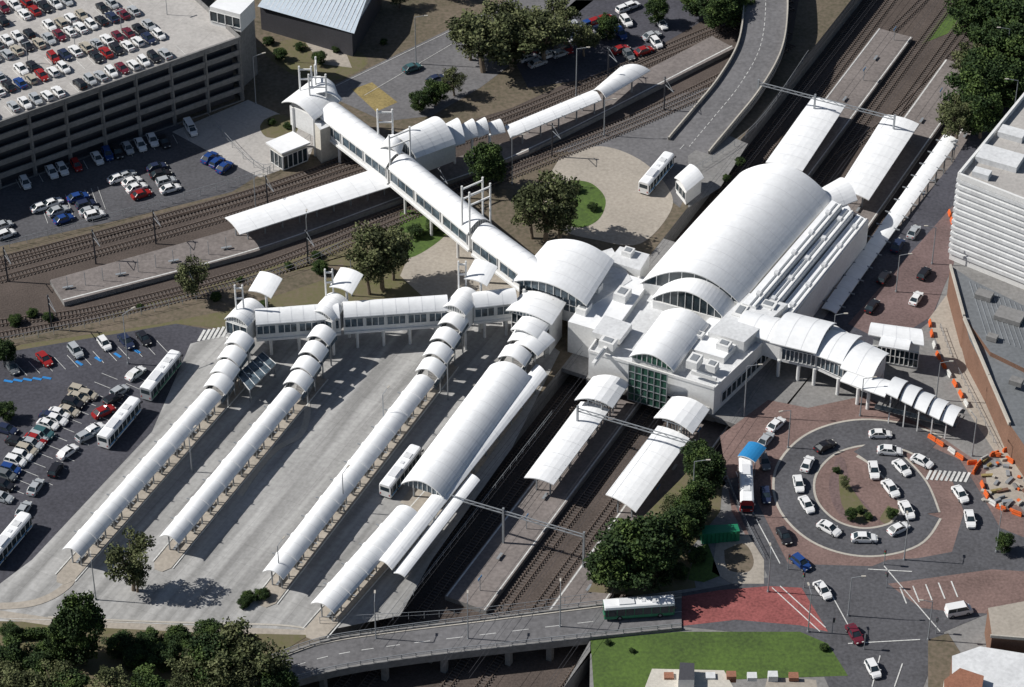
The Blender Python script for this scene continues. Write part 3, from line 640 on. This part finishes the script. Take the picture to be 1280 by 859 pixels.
# ---------------- gantries
def gantry(a,c,z,z0,mids=()):
    b=B(); p=P(*a,z);q=P(*c,z); 
    for dz in (0,.7): b.beam(p+Vector((0,0,dz)),q+Vector((0,0,dz)),.18,.14,'steel')
    n=int((q-p).length/1.5)
    for i in range(n):
        s=p.lerp(q,i/n);e=p.lerp(q,(i+1)/n); b.beam(s+Vector((0,0,.7*(i%2))),e+Vector((0,0,.7*((i+1)%2))),.08,.08,'steel')
    for m in (0,1)+tuple(mids):
        s=p.lerp(q,m); b.beam((s.x,s.y,z0),(s.x,s.y,z+1.3),.35,.35,'steel')
    b.done('overhead_line_gantry')
gantry((548,618),(730,672),3.6,RZ,(.45,)); gantry((722,514),(868,557),3.6,RZ); gantry((948,106),(1118,150),3.6,RZ,(.42,))
cm=B(); cm.beam((0,0,0),(0,0,8.5),.28,.28,'dark_steel'); cm.beam((0,0,6.6),(3.4,0,6.6),.1,.1,'steel'); cm.beam((0,0,8.2),(3.2,0,6.7),.07,.07,'steel'); cm.beam((-.6,0,7.9),(.6,0,7.9),.1,.1,'steel'); cmm=cm.done('overhead_line_mast',link=False)
for (u,v) in ((10,352),(120,330),(195,305),(335,262),(65,412),(235,372),(385,330),(550,252),(690,196),(830,138),(760,100)): inst(cmm,'overhead_line_mast',P(u,v,0),math.radians(-60))
b=B()
for c_ in (-2.2,-6,10.2,15.4,28.3):
    for z in (1.2,2.6): b.beam(W(-20,c_,z),W(300,c_,z),.035,.035,'dark_steel')
b.done('overhead_wires')
# ---------------- poles
def lamp_mesh(h,arm):
    b=B(); b.tube((0,0,0),(0,0,h),.13,.08,'steel',8); b.tube((0,0,0),(0,0,.4),.22,.2,'steel',8)
    if arm: b.beam((0,0,h),(arm,0,h+.4),.09,.09,'steel'); b.beam((arm-.2,0,h+.4),(arm+.6,0,h+.42),.3,.14,'kerb')
    return b.done('street_lamp',link=False)
LM=[lamp_mesh(9,1.8),lamp_mesh(12,2.2)]
for (u,v,k,r) in ((385,318,0,90),(350,730,0,60),(470,800,0,90),(585,800,0,90),(700,785,0,90),(160,455,1,40),(480,540,0,60),(240,590,0,60),(120,750,0,100),(320,265,0,0),(320,130,1,20),(755,170,0,0),(720,120,1,0),(520,80,1,0),(1010,790,0,100),(1060,770,0,0),(1160,800,0,180),(1130,700,0,90),(985,560,0,200),(1075,520,0,0),(930,520,1,0),(1170,500,0,0),(1215,570,0,120),(1245,690,0,90),(960,740,0,90),(1255,95,1,180),(1265,160,1,180),(1040,440,0,0),(1165,330,0,180),(1120,365,0,0),(865,640,1,0),(640,230,1,0),(440,370,0,0),(560,500,0,60),(430,640,0,60)):
    inst(LM[k],'street_lamp',P(u,v,0),math.radians(r))
tl=B(); tl.tube((0,0,0),(0,0,3.6),.08,.07,'steel',8); tl.beam((.12,0,2.7),(.12,0,3.7),.34,.34,'dark_steel')
for z,m in ((3.5,'tail_red'),(3.2,'yellow_surface'),(2.9,'signal_green')): tl.tube((.28,0,z),(.36,0,z),.12,.12,m,8)
tlm=tl.done('traffic_light',link=False)
for (u,v,r) in ((1005,735,200),(1040,792,20),(1105,706,250),(1170,792,100),(1080,812,60),(985,712,300),(1108,735,150)): inst(tlm,'traffic_light',P(u,v,0),math.radians(r))
def fence(px,z=0,h=1.8,st_=2.5):
    b=B(); pts=smooth([P(u,v,z) for u,v in px],6)
    for i in range(len(pts)-1):
        a=pts[i];c=pts[i+1]; b.beam(a+Vector((0,0,h)),c+Vector((0,0,h)),.06,.06,'steel',cap=False); b.beam(a+Vector((0,0,h*.5)),c+Vector((0,0,h*.5)),.04,.04,'steel',cap=False)
        n=max(1,int((c-a).length/st_))
        for k in range(n): p=a.lerp(c,k/n); b.beam(p,p+Vector((0,0,h)),.08,.08,'steel')
    b.done('fence')
fence([(-40,322),(60,297),(300,230),(340,215)]); fence([(-40,440),(160,398),(350,345),(430,310)]); fence([(400,780),(600,768),(740,750)],h=1.6); fence([(870,215),(945,160),(1010,70)],h=1.5)
fence([(1175,410),(1190,450),(1215,500),(1245,560)],h=1.1); fence([(505,760),(690,520)],h=1.3); fence([(905,590),(925,640),(955,700)],h=1.1)
fence([(395,170),(330,215),(260,150)],h=1.8)
bm=B(); bm.beam((-.9,0,.45),(.9,0,.45),.4,.5,'orange'); bm.beam((-.9,0,.12),(.9,0,.12),.6,.24,'orange'); bm.beam((-.8,0,.8),(.8,0,.8),.2,.25,'orange'); bo=bm.done('x',link=False)
bm=B(); bm.beam((-.9,0,.45),(.9,0,.45),.4,.5,'white_paint'); bm.beam((-.9,0,.12),(.9,0,.12),.6,.24,'white_paint'); bm.beam((-.8,0,.8),(.8,0,.8),.2,.25,'white_paint'); bw=bm.done('x',link=False)
def barr(px):
    pts=smooth([P(u,v) for u,v in px],6); acc=0;k=0
    for i in range(len(pts)-1):
        a=pts[i];c=pts[i+1];L_=(c-a).length; acc+=L_
        if acc>2.0: acc=0;k+=1; d=c-a; inst(bo if k%3 else bw,'safety_barrier',a,math.atan2(d.y,d.x))
for pxs in ([(1162,402),(1170,440),(1190,475),(1210,510)],[(1158,545),(1185,562),(1215,580),(1245,570),(1275,585)],[(1225,600),(1240,630),(1275,645)],[(1215,595),(1230,575),(1270,560)],[(1185,262),(1192,285)]): barr(pxs)
ground('excavation',[(1232,590),(1262,580),(1290,592),(1290,630),(1250,632),(1234,615)],'concrete_tan',6)
b=B()
for i in range(40):
    p=P(random.uniform(1228,1285),random.uniform(570,640)); a=random.uniform(0,3); d=Vector((math.cos(a),math.sin(a),0)); L_=random.uniform(.2,1.2)
    b.beam(p-d*L_+Vector((0,0,.3)),p+d*L_+Vector((0,0,.3)),random.uniform(.2,.8),random.uniform(.2,.6),random.choice(['orange','kerb','yellow_surface','concrete_grey','steel','brown_brick']))
b.done('construction_materials')
# ---------------- cars
def car_mesh(k,kind=0):
    b=B(); m='paint_'+k
    if kind==0: S=[(-2.3,.62,.72,.62),(-2.2,.86,.83,.9),(-1.5,.9,.9,.98),(0,.91,.9,.96),(1.1,.9,.9,.94),(1.95,.86,.86,.80),(2.3,.7,.7,.6)]; cab=(-1.85,1.15,-1.15,.3,1.45)
    elif kind==1: S=[(-2.1,.75,.76,.9),(-2.0,.88,.86,1.0),(-1,.9,.9,1.0),(0,.9,.9,.98),(1.0,.89,.89,.98),(1.75,.85,.85,.86),(2.05,.7,.72,.65)]; cab=(-2.0,1.05,-1.7,.25,1.55)
    else: S=[(-2.4,.8,.85,1.1),(-2.35,.92,.92,1.15),(-1,.94,.94,1.15),(0,.94,.94,1.15),(1.5,.92,.92,1.15),(2.1,.9,.9,1.0),(2.4,.8,.8,.7)]; cab=(-2.35,1.75,-2.25,1.0,2.0)
    rings=[]
    for x,w,w2,z in S: rings.append([(x,-w,.28),(x,-w,.6),(x,-w*.93,z),(x,w*.93,z),(x,w,.6),(x,w,.28)])
    for i in range(len(rings)-1):
        for j in range(6): b.face([rings[i][j],rings[i+1][j],rings[i+1][(j+1)%6],rings[i][(j+1)%6]][::-1],m)
    b.face(rings[0],m); b.face(rings[-1][::-1],m)
    x0,x1,x2,x3,zt=cab; zb=S[3][3]-.02; w=.82;wt=.64 if kind<2 else .78
    bt=[(x0,-w,zb),(x1,-w,zb),(x1,w,zb),(x0,w,zb)]; tp=[(x2,-wt,zt),(x3,-wt,zt),(x3,wt,zt),(x2,wt,zt)]
    for j in range(4): b.face([bt[j],bt[(j+1)%4],tp[(j+1)%4],tp[j]],'glass' if not(kind==2 and j==3) else m)
    t2=[(x2-.03,-wt-.03,zt),(x3+.05,-wt-.03,zt),(x3+.05,wt+.03,zt),(x2-.03,wt+.03,zt)]
    b.face([(p[0],p[1],zt+.05) for p in t2],m)
    for j in range(4): a_=t2[j];c_=t2[(j+1)%4]; b.face([a_,c_,(c_[0],c_[1],zt+.05),(a_[0],a_[1],zt+.05)],m)
    for sx in (-1,1):
        for (pa,pb) in ((bt[1],tp[1]),(bt[0],tp[0])): b.beam((pa[0],sx*w,zb),(pb[0],sx*wt,zt),.09,.09,m)
        xm=(x2+x3)/2-.1; b.beam((xm,sx*w,zb),(xm,sx*wt,zt),.1,.06,m)
        b.beam((x1-.25,sx*.98,zb+.02),(x1-.05,sx*.98,zb+.02),.18,.14,m)
        for wx in (-1.4,1.4): b.tube((wx,sx*.7,.32),(wx,sx*.95,.32),.33,.33,'tyre',10); b.tube((wx,sx*.95,.32),(wx,sx*.96,.32),.18,.18,'steel',8)
        b.beam((S[-1][0]-.12,sx*.5,.62),(S[-1][0]+.02,sx*.5,.6),.34,.14,'lamp_glass'); b.beam((S[0][0]-.02,sx*.55,.7),(S[0][0]+.1,sx*.55,.7),.3,.16,'tail_red')
    return b.done('parked_car',link=False)
CM={}
def gcar(k,kd):
    if (k,kd) not in CM: CM[(k,kd)]=car_mesh(k,kd)
    return CM[(k,kd)]
def car(u,v,deg,k='w',kind=None,z=0,world=None,name='parked_car'):
    if kind is None: kind=random.choice([0,0,1])
    r=world if world is not None else iang(u,v,deg,z)
    return inst(gcar(k,kind),name,P(u,v,z)+Vector((0,0,.1)),r+random.uniform(-.04,.04),random.uniform(.93,1.02))
cols='wwwwwwwsssssggkkknncbmr'
ROWS=(4,11,15.4,22.5,27,34,38.4,45.5,50,57,61.5)
for row,y in enumerate(ROWS):
    x=-25; x1=L*(.80-.012*row)
    while x<x1:
        if random.random()<.86:
            p=FP(x,y+random.uniform(-.25,.25),ZP-1.0+.02); inst(gcar(random.choice(cols),random.choice([0,0,1])),'parked_car',p,math.atan2(fy.y,fy.x)+random.choice((0,math.pi))+random.uniform(-.04,.04),random.uniform(.86,.94))
        x+=2.5
b=B()
for y in ROWS:
    x=-25
    while x<L*.8:
        p=FP(x+1.25,y-2.1,0);q=FP(x+1.25,y+2.1,0)
        b.beam((p.x,p.y,ZP-.995),(q.x,q.y,ZP-.995),.1,.01,'white_paint'); x+=2.5
b.done('parking_bay_lines')
for (u,v,d,k) in ((32,232,-60,'w'),(65,218,-60,'w'),(78,214,-60,'w'),(96,210,-60,'r'),(122,201,-60,'w'),(135,196,-60,'b'),(147,193,-60,'k'),(160,188,-60,'s'),(176,184,-60,'w'),(191,178,-60,'w'),(5,285,20,'s'),(8,296,20,'w'),
 (158,222,20,'s'),(165,230,20,'w'),(171,238,20,'w'),(177,246,20,'r'),(196,212,15,'n'),(201,221,15,'k'),(208,230,15,'s'),(213,239,15,'w'),(66,257,20,'w'),(73,267,20,'s'),(80,277,20,'b'),(98,250,15,'b'),(108,259,15,'n'),(112,267,15,'s'),(119,272,15,'w'),(262,200,40,'b'),(272,206,40,'b'),(281,212,40,'b'),(240,166,-60,'w'),(205,180,-60,'k'),(148,226,20,'w'),(52,262,20,'w')): car(u,v,d,k)
for (u,v,d,k) in ((56,452,-50,'r'),(95,442,-50,'s'),(131,433,-50,'w'),(158,430,-50,'n'),(180,426,-50,'k'),(15,462,-50,'g'),
 (150,492,30,'s'),(142,502,30,'k'),(130,518,25,'r'),(118,540,30,'w'),(108,548,30,'s'),(85,568,35,'w'),(70,590,60,'k'),(45,612,55,'s'),(100,492,-15,'c'),(98,500,-15,'c'),(92,508,-15,'k'),(86,517,-15,'c'),(74,520,-15,'w'),(70,528,-15,'w'),(60,534,-15,'w'),(55,545,-15,'t'),(45,552,-15,'r'),(40,558,-15,'s'),(34,566,-15,'c'),(28,573,-15,'w'),(20,580,-15,'w'),(14,590,-15,'b'),(8,598,-15,'g'),(8,540,-15,'n'),(110,497,-15,'c'),(64,525,-15,'n'),(50,548,-15,'s'),(5,610,-15,'k'),(170,470,35,'w'),(2,625,-15,'s'),(30,640,55,'s'),(22,556,-15,'k')): car(u,v,d,k)
for (u,v,d,k,nm) in ((1100,546,0,'w','taxi'),(1112,567,-5,'w','taxi'),(1152,580,-25,'w','taxi'),(1092,591,-80,'w','taxi'),(1127,588,-45,'w','taxi'),(1113,614,-50,'w','taxi'),(1133,641,-60,'w','taxi'),(1123,664,25,'w','taxi'),(1080,676,0,'w','taxi'),(1036,664,-30,'w','taxi'),(1008,634,-55,'w','taxi'),(998,608,-80,'w','taxi'),(1009,583,65,'w','taxi'),(1031,561,25,'k','taxi'),(970,534,40,'w','taxi'),(957,553,50,'s','taxi'),
 (1200,621,-55,'w','c'),(1212,652,-80,'w','c'),(980,673,-60,'k','c'),(1001,707,-40,'b','c'),(1028,741,-55,'w','c'),(1068,796,-60,'m','c'),(1091,840,-60,'w','c'),(957,622,-80,'n','c'),(1090,386,50,'k','c'),(1145,376,55,'w','c'),(1122,310,55,'n','c'),(1142,293,55,'s','c'),(1105,350,55,'k','c'),(955,580,-70,'g','c'),(1155,345,55,'k','c')):
    car(u,v,d,k,0 if nm=='taxi' else None,name='taxi' if nm=='taxi' else 'car')
car(1198,767,10,'w',2,name='van'); car(238,163,-60,'w',2,name='van')
for i in range(34):
    u=random.uniform(650,850); v=random.uniform(5,75)
    if abs(v-(75-(u-650)*.22))>26: continue
    car(u,v,random.choice((20,-50)),random.choice('wwrbgsn'))
for (u,v,k) in ((515,88,'t'),(545,102,'n'),(553,108,'k'),(660,75,'w'),(672,82,'s'),(684,72,'w'),(745,30,'r'),(755,27,'r'),(735,33,'b'),(700,70,'s'),(790,10,'w'),(780,14,'w')): car(u,v,20,k)
# ---------------- buses
def bus_mesh(top,side,stripe):
    b=B(); L_=6.1;w=1.25
    prof=[(-w,.35),(-w,1.0),(-w,2.55),(-w+.12,2.95),(-w+.4,3.1),(w-.4,3.1),(w-.12,2.95),(w,2.55),(w,1.0),(w,.35)]
    xs=[(-L_,.9),(-L_+.15,.98),(-L_+.3,1),(L_-.5,1),(L_-.2,.97),(L_,.9)]
    R_=[[(x,y*s,.35+(z-.35)*(.96+.04*s if s<1 else 1)) for y,z in prof] for x,s in xs]
    for i in range(len(R_)-1):
        for j in range(9):
            m=side if j in(0,8) else ('glass' if j in(1,7) and 1<=i<4 else (side if j in (1,7) else top))
            b.face([R_[i][j],R_[i][j+1],R_[i+1][j+1],R_[i+1][j]],m)
    b.face(R_[0],side); b.face(R_[-1],side)
    for sx in (-1,1):
        for k in range(8): x=-5.4+k*1.5; b.beam((x,sx*(w+.01),1.0),(x,sx*(w+.01),2.5),.1,.03,side)
        b.beam((-5.8,sx*(w+.01),.8),(5.6,sx*(w+.01),.8),.03,.35,stripe)
        for wx in (-3.4,3.6): b.tube((wx,sx*.95,.48),(wx,sx*1.29,.48),.48,.48,'tyre',12); b.tube((wx,sx*1.29,.48),(wx,sx*1.3,.48),.25,.25,'steel',8)
        b.beam((L_-.2,sx*1.35,2.3),(L_+.3,sx*1.4,2.2),.12,.4,'dark_steel'); b.beam((L_-.1,sx*.85,.75),(L_+.03,sx*.85,.75),.35,.2,'lamp_glass'); b.beam((-L_-.03,sx*.9,.9),(-L_+.1,sx*.9,.9),.2,.35,'tail_red')
    b.face([(L_+.02,-1.05,1.1),(L_+.02,1.05,1.1),(L_-.02,1.0,2.6),(L_-.02,-1.0,2.6)],'glass'); b.face([(-L_-.02,-.9,1.7),(-L_-.02,.9,1.7),(-L_-.02,.9,2.6),(-L_-.02,-.9,2.6)],'glass')
    b.beam((-3.5,0,3.2),(-.8,0,3.2),1.5,.22,'seam'); b.beam((2.2,0,3.16),(3.6,0,3.16),1.3,.14,'white_roof_dull'); b.beam((.4,0,3.14),(1.1,0,3.14),.7,.1,'seam')
    return b.done('bus',link=False)
BM={'w':bus_mesh('white_roof','white_wall','bus_blue'),'g':bus_mesh('white_roof','bus_green','bus_green'),'r':bus_mesh('white_roof','bus_red','white_wall'),'t':bus_mesh('white_roof','paint_s','bus_green')}
def bus(u,v,deg,k='w',z=0): inst(BM[k],'bus',P(u,v,z)+Vector((0,0,.12)),iang(u,v,deg,z))
bus(202,478,51,'t'); bus(150,537,50,'w'); bus(12,684,50,'w'); bus(501,598,52,'w'); bus(820,225,50,'w'); bus(798,768,4,'g',.35); bus(932,614,-88,'r')
# ---------------- trees
def tree_mesh(seed,kind):
    rnd=random.Random(seed); b=B()
    gum=kind=='gum'; Hh=10.0; R=3.9 if gum else 4.0
    b.tube((0,0,0),(.3,.1,Hh*.35),.34,.24,'bark',8)
    cl=[]
    for i in range(9):
        a=rnd.uniform(0,6.28); r=R*rnd.uniform(.35,.8); z=Hh*rnd.uniform(.5,.9)
        tip=Vector((r*math.cos(a),r*math.sin(a),z)); mid=Vector((tip.x*.45,tip.y*.45,Hh*.35+(z-Hh*.35)*.55))
        b.tube((.3,.1,Hh*.33),mid,.18,.1,'bark',6); b.tube(mid,tip,.1,.04,'bark',5)
        cl.append((tip,rnd.uniform(.8,1.5)))
    n=24 if gum else 44
    for i in range(n):
        a=rnd.uniform(0,6.28); u=rnd.random()**.5; zz=rnd.uniform(-1,1); rr=R*u*math.sqrt(max(0,1-zz*zz*.8))*rnd.uniform(.75,1.15)
        cl.append((Vector((rr*math.cos(a),rr*math.sin(a),Hh*(.62 if gum else .56)+zz*Hh*(.33 if gum else .34))),rnd.uniform(.55,1.2) if gum else rnd.uniform(.7,1.35)))
    ns=('gum_dark','gum_mid','gum_light') if gum else ('leaf_dark','leaf_mid','leaf_light')
    for c,r in cl:
        base=rnd.choice([0,1,1,2,2]) if gum else rnd.choice([0,0,1,1,2])
        for k in range(int((120 if gum else 170)*r*r)):
            d=Vector((rnd.gauss(0,1),rnd.gauss(0,1),rnd.gauss(0,.75))).normalized()*r*rnd.uniform(.4,1.2); p=c+d
            x=Vector((rnd.gauss(0,1),rnd.gauss(0,1),rnd.gauss(0,.6))).normalized(); y=x.cross(Vector((rnd.gauss(0,1),rnd.gauss(0,1),rnd.gauss(0,1)))).normalized()
            s=rnd.uniform(.14,.28); x*=s; y*=s*.7
            mi=min(2,max(0,base+(1 if rnd.random()<.2 else 0)-(1 if rnd.random()<.2 else 0)))
            b.face([p-x,p-y,p+x,p+y],ns[mi])
    return b.done('tree',link=False)
TG=[tree_mesh(i,'gum') for i in range(4)]; TD=[tree_mesh(10+i,'fig') for i in range(4)]
def tree(u,v,h,k='d',name='tree',z=0,wd=1.0):
    me=random.choice(TG if k=='g' else TD); s=h/10*random.uniform(.92,1.08)
    inst(me,'gum_tree' if k=='g' else name,P(u,v,z),random.uniform(0,6.28),(s*wd,s*wd,s))
for (u,v,h,k,w) in ((167,738,12,'g',.9),(172,740,8,'g',.9),(105,830,15,'d',.75),(88,826,10,'d',.8),(240,373,9,'g',1),(478,362,15,'g',1),(462,368,12,'g',.9),(492,350,12,'g',.9),(682,302,17,'g',1),(700,298,12,'g',1),(665,298,12,'g',1),(608,235,11,'d',1),(604,90,14,'g',1.3),(640,86,13,'g',1.4),(680,78,13,'g',1.3),(588,75,11,'g',1.2),(650,55,10,'g',1.3),(625,60,11,'g',1.2),(525,140,5,'d',1.1),(545,132,6,'d',1.1),(568,120,7,'g',1.1),(898,38,11,'d',1.2),(920,30,8,'d',1.2),(700,50,10,'g',1.1),
 (778,738,13,'d',1.15),(818,732,12,'d',1.1),(756,733,8,'d',1.1),(848,690,10,'d',1.0),(868,650,9,'d',.9),(880,612,10,'d',1.0),(858,668,8,'d',1.0),(798,724,13,'d',1.2),(840,660,7,'g',1),(870,590,7,'d',1),
 (1215,50,13,'d',1.2),(1245,45,12,'d',1.2),(1270,60,13,'d',1.2),(1240,85,12,'d',1.2),(1270,95,11,'d',1.2),(1225,120,12,'d',1.2),(1210,150,12,'d',1.1),(1195,178,10,'g',1.1),(1225,172,11,'d',1.1),(1250,135,11,'d',1.2),(1205,105,9,'g',1.2),(1275,20,12,'d',1.2),(1190,165,8,'g',1.1),(1275,125,10,'d',1.2),(1255,15,12,'d',1.2),
 (5,455,6,'d',1.1),(8,525,3.5,'d',1.3),(15,842,8,'d',1.2),(50,856,6,'d',1.3),(300,852,12,'g',1.0),(270,862,10,'d',1.1),(325,870,11,'g',1.1),(235,880,9,'g',1.2),(190,885,7,'d',1.3),(145,885,8,'g',1.2),(90,885,7,'d',1.3),(30,888,8,'g',1.3),(345,885,9,'d',1.1),(290,885,11,'g',1.1),(390,912,6,'d',1.5),(70,880,8,'g',1.2),(5,870,7,'g',1.2),(255,848,9,'g',.9),
 (730,70,8,'g',1.1),(760,50,6,'d',1.1),(820,30,6,'d',1.1),(870,20,8,'d',1.2),(1255,690,4.0,'d',1.1),(1063,650,2.5,'d',1.2),(1055,610,2.2,'g',1.2),(1115,648,2.2,'d',1.2),(400,80,3,'d',1.5),(350,75,3,'d',1.5),(500,10,6,'g',1.2),(560,-5,7,'d',1.2)):
    tree(u,v,h,k,wd=w)
def shrub(u,v,h,w=1.5): inst(random.choice(TD),'shrub',P(u,v,0)-Vector((0,0,h*.2)),random.uniform(0,6),(h/10*w,h/10*w,h/10))
for (u,v,h) in ((14,795,3),(150,815,4.5),(187,808,4.2),(222,806,4.2),(262,800,4.6),(290,806,4.4),(310,752,2.4),(327,748,2.4),(305,757,2),(240,820,4),(170,830,4),(205,830,5),(60,830,5),(560,275,3),(400,340,3),(270,375,2),(720,240,2),(740,262,2),(870,700,3),(850,720,3),(60,400,2),(20,405,2.5),(520,295,3),(540,288,3),(330,385,2),(40,395,2),(1045,590,1.2),(1075,640,1.4),(1085,648,1.4),(760,805,1),(790,815,.9),(1030,812,1.4),(340,155,1.6),(360,160,1.6),(360,335,1.5),(395,322,1.8),(300,352,1.2),(175,385,1.1),(420,65,1.8),(375,62,2),(335,55,2.2),(480,55,1.5),(925,205,1.8),(908,225,1.5)): shrub(u,v,h)
b=B(); p0=P(22,798);p1=P(78,795); rnd=random.Random(3)
b.beam(p0+Vector((0,0,.7)),p1+Vector((0,0,.7)),1.2,1.3,'leaf_mid')
for i in range(2500):
    p=p0.lerp(p1,rnd.random())+Vector((rnd.uniform(-.3,.3),rnd.uniform(-.9,.9),rnd.uniform(.1,1.6))); x=Vector((rnd.gauss(0,1),rnd.gauss(0,1),rnd.gauss(0,1))).normalized()*.2; y=x.cross(Vector((rnd.gauss(0,1),rnd.gauss(0,1),1))).normalized()*.15
    b.face([p-x,p-y,p+x,p+y],rnd.choice(('leaf_mid','leaf_light','leaf_dark')))
b.done('hedge')
# ---------------- light / camera
az=math.radians(174); el=math.radians(41)
sd=Vector((math.cos(az)*math.cos(el),math.sin(az)*math.cos(el),math.sin(el)))
sl=bpy.data.lights.new('sun','SUN'); sl.energy=5.0; sl.angle=math.radians(.5); sl.color=(1,.97,.92)
so=bpy.data.objects.new('sun',sl); so.rotation_euler=(-sd).to_track_quat('-Z','Y').to_euler(); scene.collection.objects.link(so)
w=bpy.data.worlds.new('World'); scene.world=w; w.use_nodes=True; nt=w.node_tree
sk=nt.nodes.new('ShaderNodeTexSky'); sk.sky_type='NISHITA'; sk.sun_disc=False; sk.sun_elevation=el; sk.sun_rotation=math.atan2(sd.x,sd.y)
bg=nt.nodes['Background']; bg.inputs['Strength'].default_value=.055; nt.links.new(sk.outputs[0],bg.inputs['Color'])
cam=bpy.data.cameras.new('camera'); cam.sensor_width=36; cam.lens=F/1280*36; cam.clip_end=6000; cam.clip_start=1
co=bpy.data.objects.new('camera',cam); co.location=(0,CY,H); co.rotation_euler=(math.pi/2-TH,0,0); scene.collection.objects.link(co); scene.camera=co
scene.view_settings.view_transform='Standard'; scene.view_settings.look='None'; scene.view_settings.exposure=0
